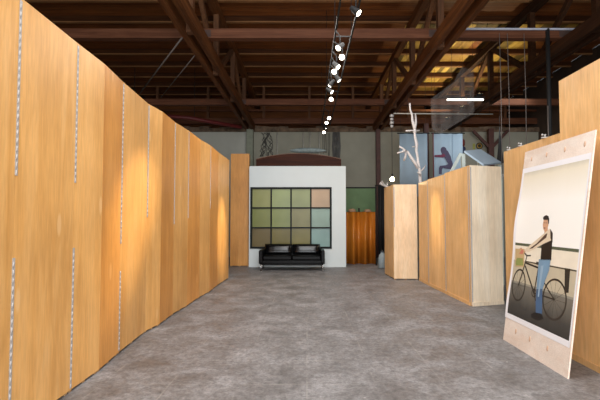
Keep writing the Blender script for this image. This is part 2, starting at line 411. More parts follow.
for i in range(len(seams)-1):
    w = seams[i+1][1]-seams[i][1]
    if i == 0: continue
    extra = {1: 'cut by picture edge', 2: 'between two hinges', 3: 'narrow', 4: 'narrow, darker', 5: 'brightly spotlit'}.get(i, '')
    lab = '%s tall orange plywood flat of left wall counting from camera%s' % (ordn[i-1], (', ' + extra) if extra else '')
    if i == 12: lab = 'last tall orange plywood flat of left wall, with warm light pool, beside the pillar'
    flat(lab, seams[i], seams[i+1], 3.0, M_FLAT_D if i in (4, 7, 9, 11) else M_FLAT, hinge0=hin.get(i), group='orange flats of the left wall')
# pillar flat beyond
flat('tall narrow orange plywood pillar left of the white window wall', (-2.46, 13.0), (-1.86, 13.0), 3.62, M_FLAT_D, name='plywood_pillar', thick=.3)

# right hand row
flat('narrow honey plywood flat at far end of right row, below white branch', (2.745, 9.95), (2.745, 9.19), 2.38, M_ROW, batten=True)
flat('honey plywood flat of right row with a warm spotlight pool in its middle', (2.745, 9.19), (2.77, 8.13), 2.39, M_ROW, hinge0=[(.06, 2.36)], batten=True)
flat('wide honey plywood flat of right row at the corner with the pale flat', (2.77, 8.13), (2.80, 7.0), 2.41, M_ROW, hinge0=[(.06, 2.37)], hinge1=[(.06, 2.39)], batten=True)
flat('pale birch plywood flat facing the camera at near end of right row', (2.803, 6.94), (3.44, 7.14), 2.41, M_BIRCH, hinge0=[(.07, 2.38)], batten=True)
flat('pale plywood flat facing the camera on the freestanding corner left of right row', (2.16, 10.1), (2.735, 10.06), 2.36, M_PALE, hinge0=[(1.3, 2.3)])
flat('plywood flat on shaded left side of the freestanding corner beside black curtain', (2.12, 11.1), (2.158, 10.16), 2.36, M_ROW)
# right foreground
flat('lower honey plywood flat behind the leaning photo board on right', (2.765, 5.66), (2.79, 4.45), 2.42, M_ROW, batten=True)
flat('tall honey plywood flat rising above the photo board on right', (2.795, 4.6-.16), (2.795, 3.2), 3.0, M_ROW, batten=True)
flat('tall honey plywood flat cut off by right edge of the picture', (2.795, 3.198), (2.795, 1.98), 3.0, M_ROW, batten=True)

# ------------------------------------------------------------------ white partition with the gridded window
wt = thing('partition_wall', 'white freestanding wall with a dark gridded window behind the sofa', 'partition', (-1.83, 12.8, 0))
WX0, WX1, WZ0, WZ1 = .04, 2.61, .58, 2.52
bm = bmesh.new()
box(bm, 0, 3.06, 0, .12, 0, WZ0); box(bm, 0, 3.06, 0, .12, WZ1, 3.19); box(bm, 0, WX0, 0, .12, WZ0, WZ1); box(bm, WX1, 3.06, 0, .12, WZ0, WZ1)
obj('wall_panel', bm, M_WHITE, wt)
bm = bmesh.new()
box(bm, WX0, WX1, -.03, .1, WZ0, WZ0+.06); box(bm, WX0, WX1, -.03, .1, WZ1-.06, WZ1)
box(bm, WX0, WX0+.06, -.03, .1, WZ0+.06, WZ1-.06); box(bm, WX1-.06, WX1, -.03, .1, WZ0+.06, WZ1-.06)
cw = (WX1-WX0-.06)/4; ch = (WZ1-WZ0-.06)/3
for k in range(1, 4): box(bm, WX0+k*cw+.008, WX0+k*cw+.052, -.02, .09, WZ0+.06, WZ1-.06)
for k in range(1, 3):
    for c in range(4): box(bm, WX0+c*cw+.052+.0001+(.008 if c == 0 else 0), WX0+(c+1)*cw+.008-.0001-(.008 if c == 3 else 0)+.0, -.018, .088, WZ0+k*ch+.008, WZ0+k*ch+.052)
fr = obj('window_frame', bm, M_BLACKM, wt)
tints = [[(158, 160, 104), (156, 168, 112), (150, 158, 104), (196, 164, 128)],
         [(140, 146, 88), (146, 156, 92), (142, 138, 88), (150, 176, 160)],
         [(122, 108, 74), (128, 118, 66), (134, 126, 72), (146, 178, 172)]]
mats = []; bm = bmesh.new()
for r in range(3):
    for c in range(4):
        mats.append(glass_pane(tints[r][c], r*4+c))
        box(bm, WX0+c*cw+.03, WX0+(c+1)*cw+.03, .03, .036, WZ1-.03-(r+1)*ch, WZ1-.03-r*ch, len(mats)-1)
obj('window_glass', bm, mats, wt)
bm = bmesh.new()
for x in (.3, 1.5, 2.7):
    bar(bm, (x, .121, 2.3), (x, .75, .02), .04, .04); bar(bm, (x, .13, .02), (x, .78, .02), .04, .04)
obj('back_brace', bm, M_FIR, wt)

# bowed timber lying on top of things behind the white wall
t = thing('bowed_beam', 'dark red brown bowed timber showing above the white wall', 'beam', (-.28, 13.45, 0))
bm = bmesh.new(); n = 14
poly = [(-1.42+2.84*i/n, 3.50+.19*(1-(2*i/n-1)**2)) for i in range(n+1)]
poly = [(-1.42, 3.0), *poly, (1.42, 3.0)]
prism(bm, poly, lambda u, v, w: Vector((u, w, v)), .16); obj('bow', bm, M_MAHOG, t)
bm = bmesh.new()
for i in range(n):
    a, b = poly[i+1], poly[i+2]; bar(bm, (a[0], .08, a[1]+.012), (b[0], .08, b[1]+.012), .2, .02)
obj('lit_edge_strip', bm, plain('lit_brown_edge', (120, 84, 60), .6), t)  # light catching the upper edge, painted as a paler strip
for x in (-1.2, 1.2): obj('leg', bx(x-.06, x+.06, .02, .14, 0, 3.0), M_MAHOG, t)
bm = bmesh.new(); n = 18
pr = []
for i in range(n+1):
    s = -1+2*i/n; pr.append((max(.008, .125*(1-s*s)**.6), s*.62))
lathe(bm, pr, 14, Matrix.Rotation(R(90), 4, 'Y') @ Matrix.Diagonal((.75, 1, 1, 1)))
for i in range(7):
    x = -.42+.14*i; rr = .125*(1-(x/.62)**2)**.6+.006
    pts = [(x, rr*math.cos(a), .75*rr*math.sin(a)) for a in [2*math.pi*k/12 for k in range(13)]]
    tube(bm, pts, .009, 5, False)
b = obj('canvas_bundle', bm, plain('grey_blue_canvas', (122, 134, 134), .7, var=.25, scale=12, bump=.4), loc=(.03, 13.53, 3.815))
tag(b, 'grey blue tied bundle lying on the bowed timber above the white wall', 'bundle')

# hanging strands on the back wall
random.seed(11)
bm = bmesh.new()
for s in range(9):
    x = -1.7+random.uniform(-.22, .22); pts = []
    z = 5.05
    while z > 4.0:
        pts.append((x, random.uniform(-.05, .02), z)); x += random.uniform(-.1, .1); x = max(-2.0, min(-1.4, x)); z -= .075
    tube(bm, pts, .011, 5)
o = obj('wire_tangle', bm, plain('dark_wire', (66, 62, 56), .6), loc=(0, YB-.08, 0)); tag(o, 'dark tangle of wire hanging on back wall above left of white wall', 'wire')
for k, (px, w, lab) in enumerate(((-1.22, .05, 'single pale rod on back wall right of the wire tangle'), (-.15, .05, 'leftmost of three pale rods above the blue grey bundle'), (.12, .06, 'middle of three pale rods above the blue grey bundle'), (.5, .05, 'rightmost of three pale rods above the blue grey bundle'))):
    bm = bmesh.new(); tube(bm, [(0, 0, 3.2), (0, 0, 4.2), (0, 0, 5.06)], w/2, 8)
    tube(bm, [(0, 0, 5.0), (0, .06, 5.0)], .02, 6)
    o = obj('rod', bm, plain('pale_grey_metal', (176, 172, 160), .5), loc=(px, YB-.07, 0)); tag(o, lab, 'rod', 'pale rods on the back wall')
bm = bmesh.new(); random.seed(5)
for s in range(14):
    a = 2*math.pi*s/14
    tube(bm, [(.13*math.cos(a), .06*math.sin(a), 5.06), (.16*math.cos(a+.4), .06*math.sin(a+.4), 4.5), (.12*math.cos(a+.8), .06*math.sin(a+.8), 3.8)], .02, 6)
o = obj('hanging_net', bm, plain('grey_netting', (104, 102, 98), .8), loc=(1.2, YB-.1, 0)); tag(o, 'grey column of hanging netting on back wall right of the pale rods', 'netting')
bm = bmesh.new()
for s in range(5): tube(bm, [(-.15+.07*s+random.uniform(-.02, .02), 0, 5.05), (-.15+.07*s, .01, 4.4), (-.15+.07*s+random.uniform(-.04, .04), 0, 3.95+random.uniform(0, .3))], .01, 5)
o = obj('rope_hank', bm, plain('dark_wire', (66, 62, 56), .6), loc=(.8, YB-.07, 0)); tag(o, 'dark ropes hanging on back wall between pale rods and netting', 'rope')

# ------------------------------------------------------------------ sofa
st = thing('sofa', 'black leather two seat sofa with chrome legs in front of the white wall', 'sofa', (-.44, 11.75, 0))
SW = 1.91
obj('base_frame', bx(-SW/2, SW/2, .04, .80, .20, .31), M_LEATHER, st, bevel=.02)
for s in (-1, 1):
    a, b = (s*SW/2, s*(SW/2-.11)); x0, x1 = min(a, b), max(a, b)
    obj('armrest', bx(x0, x1, 0, .80, .22, .60), M_LEATHER, st, bevel=.025, seg=3)
    x0, x1 = (-.842, -.004) if s < 0 else (.004, .842)
    c = obj('seat_cushion', bx(x0, x1, .005, .62, .312, .44), M_LEATHER, st, bevel=.035, seg=4)
    bm = bmesh.new(); tube(bm, [(x0+.03, .004, .43), (x1-.03, .004, .43)], .006, 6); obj('piping', bm, M_LEATHER, c)
    # puffed back cushion
    bm = bmesh.new(); nx, nz = 12, 8; g = {}
    for side in (0, 1):
        for i in range(nx+1):
            for j in range(nz+1):
                u, v = i/nx*2-1, j/nz*2-1
                puff = (1-u**4)**.5*(1-v**4)**.5 if abs(u) < 1 and abs(v) < 1 else 0
                X = (x0+x1)/2+u*(x1-x0)/2*(.985+.015*(1-v*v)); Z = .60+v*.15*(.96+.04*(1-u*u)); Y = .64+v*.05
                g[side, i, j] = bm.verts.new((X, Y+(-1 if side == 0 else .5)*(.03+.085*puff), Z))
        for i in range(nx):
            for j in range(nz):
                q = [g[side, i, j], g[side, i+1, j], g[side, i+1, j+1], g[side, i, j+1]]
                bm.faces.new(q if side == 0 else q[::-1]).smooth = True
    rim = [(i, 0) for i in range(nx)] + [(nx, j) for j in range(nz)] + [(i, nz) for i in range(nx, 0, -1)] + [(0, j) for j in range(nz, 0, -1)]
    for k in range(len(rim)):
        p, q = rim[k], rim[(k+1) % len(rim)]; bm.faces.new((g[(0,)+p], g[(1,)+p], g[(1,)+q], g[(0,)+q])).smooth = True
    obj('back_cushion', bm, M_LEATHER2, st)
obj('backrest', bx(-SW/2+.111, SW/2-.111, .70, .80, .31, .72), M_LEATHER, st, bevel=.03, seg=3)
for sx in (-1, 1):
    for yy in (.06, .74):
        bm = bmesh.new(); x = sx*(SW/2-.06); tube(bm, [(x, yy, 0), (x, yy, .2)], .016, 10); lathe(bm, [(.026, 0), (.026, .012)], 10, Matrix.Translation((x, yy, 0)))
        obj('leg', bm, M_CHROME, st)
obj('stretcher', bx(-SW/2+.06, SW/2-.06, .055, .075, .165, .1995), M_LEATHER, st)

# ------------------------------------------------------------------ wavy amber screen
sc = thing('wavy_screen', 'orange varnished wavy plywood screen right of the white wall', 'screen', (1.3, 13.7, 0))
bm = bmesh.new(); n = 60; H = 1.75
def wav(i):
    u = i/n; return (u*1.03, .11*math.sin(u*2*math.pi*2.6+.6))
pa = [wav(i) for i in range(n+1)]
lo = []; 
for x, y in pa: lo.append([bm.verts.new((x, y, 0.004)), bm.verts.new((x, y, H)), bm.verts.new((x, y+.012, H)), bm.verts.new((x, y+.012, .004))])
for a, b in zip(lo, lo[1:]):
    for k in range(4):
        f = bm.faces.new((a[k], b[k], b[(k+1) % 4], a[(k+1) % 4])); f.smooth = k in (0, 2)
bm.faces.new(lo[0]); bm.faces.new(lo[-1][::-1])
obj('slatted_sheet', bm, M_AMBER, sc)
bm = bmesh.new()
for a, b in zip(pa, pa[1:]): bar(bm, (a[0], a[1]+.006, H+.006), (b[0], b[1]+.006, H+.006), .02, .012)
obj('top_edge', bm, plain('dark_amber_edge', (128, 74, 26), .4), sc)
def rolled(x, y, r, h, lab):
    bm = bmesh.new(); lathe(bm, [(r*.9, 0), (r, .03), (r, h-.12), (r*.93, h-.05), (r*.7, h-.012), (r*.2, h)], 18)
    o = obj('rolled_mat', bm, plain('tan_felt', (150, 118, 92), .8, var=.15), loc=(x, y, 0)); tag(o, lab, 'roll', 'tan rolls behind the wavy screen')
rolled(1.58, 14.2, .14, 1.88, 'left tan round topped roll peeping above the orange wavy screen')
rolled(2.12, 14.15, .14, 1.86, 'right tan round topped roll peeping above the orange wavy screen')
bm = bmesh.new(); lathe(bm, [(.09, 0), (.10, .02), (.10, 1.6), (.03, 1.7), (.03, 1.9)], 12)
o = obj('dark_bottle', bm, M_DARK, loc=(1.83, 14.25, 0)); tag(o, 'thin dark post top between the two tan rolls behind wavy screen', 'post')
# black curtain and canister in the gap
ct = thing('black_curtain', 'black hanging curtain in the gap between column and right plywood corner', 'curtain', (2.34, 13.3, 0))
bm = bmesh.new(); n = 40; L_ = []
for i in range(n+1):
    x = i/n*.6; y = .05*math.sin(i*.9)+.02*math.sin(i*2.1)
    L_.append((bm.verts.new((x, y, .02)), bm.verts.new((x, y, 2.6)), bm.verts.new((x, y+.01, 2.6)), bm.verts.new((x, y+.01, .02))))
for a, b in zip(L_, L_[1:]):
    for k in range(4): bm.faces.new((a[k], b[k], b[(k+1) % 4], a[(k+1) % 4])).smooth = True
obj('cloth', bm, M_DARK, ct)
bm = bmesh.new(); tube(bm, [(-.1, 0, 2.62), (.7, 0, 2.62)], .018, 8); tube(bm, [(-.08, 0, 0), (-.08, 0, 2.62)], .018, 8); tube(bm, [(.68, 0, 0), (.68, 0, 2.62)], .018, 8)
obj('rail', bm, M_DARK, ct)
cn = thing('canister', 'grey white plastic canister on floor left of the right plywood corner', 'canister', (2.32, 12.55, 0))
bm = bmesh.new(); lathe(bm, [(.10, 0), (.12, .02), (.12, .3), (.10, .4), (.05, .45), (.045, .48)], 16); obj('body', bm, plain('translucent_white_plastic', (150, 162, 166), .5), cn)
bm = bmesh.new(); lathe(bm, [(.05, .481), (.05, .52), (.02, .53)], 12); obj('cap', bm, plain('dark_cap', (60, 70, 80), .5), cn)
bm = bmesh.new(); tube(bm, [(.05, -.04, .42), (.1, -.06, .5), (.13, -.06, .42), (.115, -.03, .34)], .012, 6); obj('handle', bm, plain('translucent_white_plastic', (150, 162, 166), .5), cn)
# clamp on corner flat
bm = bmesh.new(); box(bm, -.03, .03, -.05, .06, 0, .04); bar(bm, (-.02, -.03, .02), (-.2, -.06, .11), .05, .06); bar(bm, (-.1, -.05, .06), (-.15, -.08, .16), .04, .04); tube(bm, [(0, 0, .04), (.02, 0, .12)], .02, 8)
o = obj('spring_clamp', bm, M_STEEL, loc=(2.16, 10.93, 2.361)); tag(o, 'silver clamp on the top left edge of the freestanding plywood corner', 'clamp')

# ------------------------------------------------------------------ white branch
tr = thing('dead_branch', 'whitewashed bare tree branch standing up behind the right plywood row', 'branch', (2.95, 10.5, 0))
k = .02593
def T(x, y, dy=0): return ((x-307)*k-2.95, dy, 1.45+(221-y)*k)
random.seed(2)
def jit(pts, r0, r1):
    out, rr = [], []
    for i in range(len(pts)-1):
        a, b = Vector(pts[i]), Vector(pts[i+1])
        for s in range(3):
            q = a.lerp(b, s/3)
            if s: q += Vector((random.uniform(-.03, .03), random.uniform(-.03, .03), 0))
            out.append(q)
    out.append(Vector(pts[-1])); m = len(out)-1
    rr = [(r0+(r1-r0)*i/m)*random.uniform(.8, 1.2) for i in range(m+1)]
    return out, [max(.008, x) for x in rr]
bm = bmesh.new(); tube(bm, *jit([(.1, .05, 0), (.05, .02, 1.2), T(421, 185), T(419.5, 166), T(417, 150), T(415.5, 131)], .05, .032), n=9); obj('trunk', bm, M_BARK, tr)
for pts, a, b in (([T(415.5, 132), T(413.5, 120), T(410, 103, -.1)], .042, .022), ([T(415.2, 128), T(417.5, 112, .1)], .036, .022),
                  ([T(406, 131, -.1), T(414, 130, 0), T(421.5, 129, .1)], .022, .018), ([T(418.8, 168), T(408, 152, -.05), T(399, 147, -.1)], .042, .02),
                  ([T(406.5, 151, -.05), T(396, 154, -.2)], .028, .018), ([T(405.5, 152, -.05), T(405, 160, .05)], .028, .03),
                  ([T(419.5, 172), T(428, 164, .15)], .024, .012), ([T(416.5, 146), T(412, 147.5, -.15)], .018, .01), ([T(420.5, 176), T(416, 173, -.2)], .02, .012)):
    bm = bmesh.new(); tube(bm, *jit(pts, a, b), n=8); obj('twig', bm, M_BARK, tr)

# ------------------------------------------------------------------ leaning photo board
pb = thing('photo_board', 'whitish plywood board with large printed photo leaning on the right wall', 'board', (2.405, 5.03, 0))
pb.rotation_euler = (R(-7.9), 0, math.atan2(-1.25, -.012))
BW, BH = 1.25, 2.33
obj('backing_board', bx(0, BW, 0, .014, 0, BH), M_RAW, pb)
# the paper: a slightly curled sheet
PX0, PX1, PZ0, PZ1 = .0, 1.232, .276, 2.116
def paper(u, v, w=0):
    # left edge lifts off a little in the upper third
    lift = .02*max(0, 1-u*4)**2*math.exp(-((v-.62)/.16)**2) + .012*max(0, 1-u*4)**2*math.exp(-((v-.1)/.12)**2)
    return Vector((PX0+u*(PX1-PX0)-.012*max(0, 1-u*4)*math.exp(-((v-.66)/.2)**2), -.0025-lift-w, PZ0+v*(PZ1-PZ0)))
bm = bmesh.new(); nu, nv = 24, 40; g = {}
for i in range(nu+1):
    for j in range(nv+1):
        g[i, j] = bm.verts.new(paper(i/nu, j/nv)); g[i, j, 1] = bm.verts.new(paper(i/nu, j/nv, -.0008))
for i in range(nu):
    for j in range(nv):
        bm.faces.new((g[i, j], g[i+1, j], g[i+1, j+1], g[i, j+1])).smooth = True
        bm.faces.new((g[i, j, 1], g[i, j+1, 1], g[i+1, j+1, 1], g[i+1, j, 1])).smooth = True
sheet = obj('paper_sheet', bm, plain('white_photo_paper', (236, 234, 236), .35, var=.01), pb)
# the printed picture, laid as coloured areas on the paper (grid of the paper so that they follow its curl)
PM = []; PI = {}
def pm(name, rgb, rough=.32):
    if name not in PI:
        PI[name] = len(PM); PM.append(plain('print_'+name, rgb, rough, var=.06, scale=6))
    return PI[name]
def gradmat(name, stops, noise=.06):
    m, nt, b = newmat('print_'+name); L = nt.links.new
    tc = N(nt, 'ShaderNodeTexCoord'); sp = N(nt, 'ShaderNodeSeparateXYZ'); L(tc.outputs['Object'], sp.inputs[0])
    mr = N(nt, 'ShaderNodeMapRange'); mr.inputs['From Min'].default_value = PZ0; mr.inputs['From Max'].default_value = PZ1; L(sp.outputs['Z'], mr.inputs['Value'])
    no = N(nt, 'ShaderNodeTexNoise'); no.inputs['Scale'].default_value = 3; no.inputs['Detail'].default_value = 5
    mpn = N(nt, 'ShaderNodeMapping'); mpn.inputs['Scale'].default_value = (3, 1, .8); L(tc.outputs['Object'], mpn.inputs['Vector']); L(mpn.outputs[0], no.inputs['Vector'])
    ma = N(nt, 'ShaderNodeMath', operation='MULTIPLY_ADD'); ma.inputs[1].default_value = noise; L(no.outputs['Fac'], ma.inputs[0]); L(mr.outputs[0], ma.inputs[2])
    r = ramp(nt, stops); L(ma.outputs[0], r.inputs['Fac']); L(r.outputs['Color'], b.inputs['Base Color']); b.inputs['Roughness'].default_value = .32
    PI[name] = len(PM); PM.append(m); return PI[name]
pbm = bmesh.new()
def area2d(poly, mi, w):
    """filled polygon on the paper"""
    vs = [pbm.verts.new(paper(u, v, w)) for u, v in poly]
    f = pbm.faces.new(vs); f.material_index = mi
    bmesh.ops.triangulate(pbm, faces=[f])
def gridarea(u0, u1, v0, v1, mi, w, n=16, m=20):
    gg = [[pbm.verts.new(paper(u0+(u1-u0)*i/n, v0+(v1-v0)*j/m, w)) for j in range(m+1)] for i in range(n+1)]
    for i in range(n):
        for j in range(m):
            f = pbm.faces.new((gg[i][j], gg[i+1][j], gg[i+1][j+1], gg[i][j+1])); f.material_index = mi; f.smooth = True
def line2d(pts, t, mi, w):
    for (u0, v0), (u1, v1) in zip(pts, pts[1:]):
        A = (PX1-PX0); B = (PZ1-PZ0)
        dx, dz = (u1-u0)*A, (v1-v0)*B; l = math.hypot(dx, dz) or 1; nx_, nz_ = -dz/l*t/2, dx/l*t/2
        area2d([(u0+nx_/A, v0+nz_/B), (u1+nx_/A, v1+nz_/B), (u1-nx_/A, v1-nz_/B), (u0-nx_/A, v0-nz_/B)], mi, w)
def ring2d(c, ru, rv, t, mi, w, n=40):
    for i in range(n):
        a, b = 2*math.pi*i/n, 2*math.pi*(i+1)/n
        P = lambda a, s: (c[0]+(ru+s*t/2/1.232)*math.cos(a), c[1]+(rv+s*t/2/1.84)*math.sin(a))
        area2d([P(a, -1), P(b, -1), P(b, 1), P(a, 1)], mi, w)
W0 = .0004
m_sky = gradmat('sky', [(.48, lin((250, 247, 240))), (.78, lin((248, 244, 236))), (.95, lin((232, 222, 200))), (1.0, lin((190, 182, 162)))], .03)
m_gnd = gradmat('asphalt', [(.04, lin((40, 40, 38))), (.14, lin((66, 65, 62))), (.27, lin((118, 114, 104)))], .08)
gridarea(.038, .985, .487, .968, m_sky, W0)
gridarea(.038, .985, .386, .487, pm('parapet', (236, 225, 204)), W0, m=6)
gridarea(.038, .985, .245, .386, pm('low_wall', (192, 181, 156)), W0, m=8)
gridarea(.038, .985, .033, .245, m_gnd, W0, m=10)
W1 = .0009
def sheetband(v0, v1, u0, u1, mi, w): gridarea(u0, u1, v0, v1, mi, w, 16, 1)
sheetband(.483, .500, .04, .984, pm('rail', (86, 92, 72)), W1)
sheetband(.384, .392, .24, .984, pm('ledge', (78, 70, 56)), W1)
sheetband(.240, .252, .04, .984, pm('kerb', (150, 146, 132)), W1)
area2d([(.84, .393), (.906, .393), (.919, .269), (.869, .264)], pm('post', (46, 44, 40)), W1)
W2 = .0013; bk = pm('bicycle', (54, 48, 42)); W3 = .0017; W4 = .0021; W5 = .0025; W6 = .0029
ring2d((.178, .232), .112, .098, .02, bk, W2); ring2d((.747, .213), .155, .108, .02, bk, W2)
for a in range(0, 180, 30):
    ca, sa = math.cos(R(a)), math.sin(R(a))
    line2d([(.178-.11*ca, .232-.095*sa), (.178+.11*ca, .232+.095*sa)], .003, bk, W2); line2d([(.747-.158*ca, .213-.105*sa), (.747+.158*ca, .213+.105*sa)], .003, bk, W2)
HD, ST, BB, RW, FW = (.249, .38), (.473, .365), (.451, .212), (.747, .213), (.178, .232)
for a, b, tt in ((HD, ST, .02), ((.255, .36), BB, .022), ((.478, .385), BB, .018), (BB, RW, .014), ((.474, .34), RW, .014), (HD, FW, .018), (HD, (.265, .425), .018), ((.265, .425), (.2, .445), .018), ((.265, .425), (.33, .43), .016), ((.43, .39), (.54, .392), .03), (BB, (.49, .17), .014)):
    line2d([a, b], tt, bk, W3)
ring2d(BB, .035, .022, .012, bk, W3, 16)
area2d([(.049, .46), (.212, .465), (.233, .353), (.077, .343)], pm('basket', (196, 166, 120)), W4)
area2d([(.06, .40), (.2, .405), (.22, .36), (.085, .35)], pm('basket_green', (140, 148, 84)), W5)
area2d([(.08, .45), (.15, .47), (.2, .45), (.19, .43), (.1, .43)], pm('basket_red', (200, 120, 100)), W5)
jean = pm('jeans', (120, 152, 178)); jd = pm('jeans_dark', (72, 100, 134))
area2d([(.467, .416), (.641, .424), (.636, .362), (.585, .282), (.56, .2), (.488, .2), (.475, .3)], jean, W4)
area2d([(.485, .24), (.57, .25), (.61, .108), (.517, .099), (.495, .16)], jd, W4+.0002)
area2d([(.51, .38), (.55, .385), (.535, .2), (.515, .2)], pm('jeans_light', (146, 172, 192)), W5)
area2d([(.44, .085), (.5, .104), (.60, .112), (.635, .088), (.56, .066), (.46, .066)], pm('shoe', (30, 28, 28)), W5)
area2d([(.532, .536), (.631, .543), (.65, .42), (.493, .413), (.482, .504)], pm('vest', (34, 26, 24)), W4)
skin = pm('skin', (206, 158, 124)); area2d([(.500, .60), (.548, .605), (.556, .565), (.505, .565)], skin, W4)
sl = pm('sleeve', (222, 204, 178))
area2d([(.507, .571), (.581, .602), (.632, .56), (.624, .535), (.513, .51), (.291, .450), (.222, .452), (.224, .465), (.404, .515)], sl, W5)
area2d([(.522, .566), (.552, .574), (.544, .548), (.348, .476), (.286, .468), (.406, .509)], pm('scarf_stripe', (86, 60, 48)), W6)
area2d([(.585, .60), (.63, .575), (.64, .52), (.605, .545)], pm('vest_shoulder', (52, 40, 36)), W6)
area2d([(.222, .453), (.19, .462), (.20, .446), (.24, .446)], skin, W6)
area2d([(.471, .652), (.538, .652), (.552, .62), (.535, .588), (.506, .583), (.478, .600), (.466, .625)], skin, W6)
area2d([(.458, .662), (.47, .674), (.502, .680), (.535, .675), (.553, .658), (.556, .63), (.546, .625), (.536, .652), (.471, .652)], pm('hair', (38, 28, 24)), W6+.0002)
dk = pm('features', (70, 42, 34))
for u in (.485, .515): area2d([(u-.008, .636), (u+.008, .636), (u+.008, .632), (u-.008, .632)], dk, W6+.0003)
area2d([(.49, .606), (.515, .606), (.51, .600), (.494, .600)], dk, W6+.0003)
bmesh.ops.recalc_face_normals(pbm, faces=pbm.faces[:])
for f in pbm.faces:
    if f.normal.y > 0: f.normal_flip()
me = bpy.data.meshes.new('printed_picture'); pbm.to_mesh(me); pbm.free()
for m in PM: me.materials.append(m)
o = bpy.data.objects.new('printed_picture', me); COL.objects.link(o); o.parent = sheet
o['label'] = 'printed photo of a person in vest and jeans standing with a bicycle'
# screw stains on the board
for z, xs in ((2.22, (.17, .48, .81, 1.12)), (.17, (.27, .57, .9))):
    for x in xs:
        bm = bmesh.new(); lathe(bm, [(.016, 0), (.016, .0012), (.006, .0016)], 10, Matrix.Translation((x, -.0002, z)) @ Matrix.Diagonal((1, 1, 1.9, 1)) @ Matrix.Rotation(R(90), 4, 'X'))
        obj('wood_knot', bm, plain('tan_knots', (216, 178, 150), .6), pb)

# ------------------------------------------------------------------ track lighting
tk = thing('light_track', 'pair of thin black lighting tracks hanging over middle of room', 'track', (.64, 0, 0))
for x in (-.11, .2):
    bm = bmesh.new(); box(bm, x-.015, x+.015, 3.9, 14.6, 4.93, 4.96); obj('rail', bm, M_DARK, tk)
for yy in (4.2, 7.55, 10.8, 14.4):
    for x in (-.11, .2):
        bm = bmesh.new(); tube(bm, [(x, yy, 4.96), (x, yy, ZR-.01)], .006, 5); obj('drop_rod', bm, M_DARK, tk)
    obj('spreader', bx(-.095, .185, yy-.015, yy+.015, 4.935, 4.955), M_DARK, tk)
M_LAMP = plain('lamp_glass', (255, 244, 225), .3, emit=((255, 240, 214), 14))
def spot(name, loc, target, power, ang, col, blend=1.0):
    l = bpy.data.lights.new(name, 'SPOT'); l.energy = power; l.spot_size = R(ang); l.spot_blend = blend; l.color = col; l.shadow_soft_size = .06
    o = bpy.data.objects.new(name, l); COL.objects.link(o); o.location = loc
    o.rotation_euler = (Vector(target)-Vector(loc)).to_track_quat('-Z', 'Y').to_euler()
# ------------------------------------------------------------------ rear right: pendant, pipe, tube lamp, netting
pl = thing('pendant_lamp', 'glowing bare bulb on a cable above the freestanding plywood corner', 'lamp', (2.43, 11.5, 2.66))
bm = bmesh.new(); lathe(bm, [(.01, -.085), (.05, -.065), (.07, -.02), (.035, .025), (.02, .05)], 14); obj('bulb', bm, plain('glowing_bulb', (255, 236, 196), .3, emit=((255, 226, 170), 30)), pl)
bm = bmesh.new(); lathe(bm, [(.022, .05), (.03, .06), (.03, .12), (.012, .14)], 12); obj('socket', bm, M_DARK, pl)
bm = bmesh.new(); tube(bm, [(0, 0, .14), (0, 0, 1.0), (0, 0, 1.9)], .007, 6); obj('cable', bm, M_DARK, pl)
bm = bmesh.new()
for z, r in ((1.5, .045), (1.6, .06), (1.7, .05), (1.8, .06)): lathe(bm, [(.02, z-.04), (r, z-.03), (r, z+.03), (.02, z+.04)], 10)
obj('counterweight', bm, M_STEEL, pl)
l = bpy.data.lights.new('bulb_light', 'POINT'); l.energy = 14; l.color = (1, .8, .5); l.shadow_soft_size = .06
o = bpy.data.objects.new('bulb_light', l); COL.objects.link(o); o.location = (2.43, 11.4, 2.5)
hp = thing('hanging_pipe', 'thin pale pipe hung horizontally above the right plywood row', 'pipe', (2.53, 11.5, 4.53))
bm = bmesh.new(); tube(bm, [(-.05, 0, 0), (2.8, .0, -.02)], .017, 8); obj('pipe', bm, plain('pale_grey_metal', (176, 172, 160), .5), hp)
bm = bmesh.new()
for x in (.35, 2.7): tube(bm, [(x, 0, 0), (x, 0, ZR-4.53)], .005, 5)
obj('wire', bm, M_DARK, hp)
fl = thing('tube_lamp', 'lit white fluorescent tube hanging above the right plywood row', 'lamp', (4.2, 12.0, 5.08))
bm = bmesh.new(); tube(bm, [(0, 0, 0), (1.08, 0, 0)], .026, 10); obj('tube', bm, plain('fluorescent_tube', (255, 255, 250), .3, emit=((255, 250, 235), 6)), fl)
obj('batten', bx(-.03, 1.11, -.04, .04, .035, .09), M_DARK, fl)
bm = bmesh.new()
for x in (.15, .95): tube(bm, [(x, 0, .09), (x, 0, ZR-5.08-.01)], .005, 5)
obj('wire', bm, M_DARK, fl)
# added floodlights on the farthest right truss, put there to light the roof boards
for yy, lab in ((12.9, 'nearest of three added floodlights on the farthest right truss, aimed at the roof'), (14.4, 'middle of three added floodlights on the farthest right truss, aimed at the roof'), (15.9, 'rearmost of three added floodlights on the farthest right truss, aimed at the roof')):
    up = thing('added_floodlight', lab, 'lamp', (5.57, yy, 5.411), 0, 'added floodlights on the truss')
    obj('base', bx(-.06, .06, -.05, .05, 0, .03), M_DARK, up)
    bm = bmesh.new(); lathe(bm, [(.03, .03), (.09, .06), (.11, .12), (.10, .125)], 14); obj('housing', bm, M_DARK, up)
    bm = bmesh.new(); lathe(bm, [(.098, .126), (.06, .136), (.01, .14)], 14); obj('lens', bm, plain('added_flood_glass', (255, 235, 190), .3, emit=((255, 226, 170), 8)), up)
    spot('added_floodlight_beam', (5.57, yy, 5.58), (5.2, yy, 7.1), 105, 155, (1, .90, .58), .5)
WARM = (1, .78, .46)
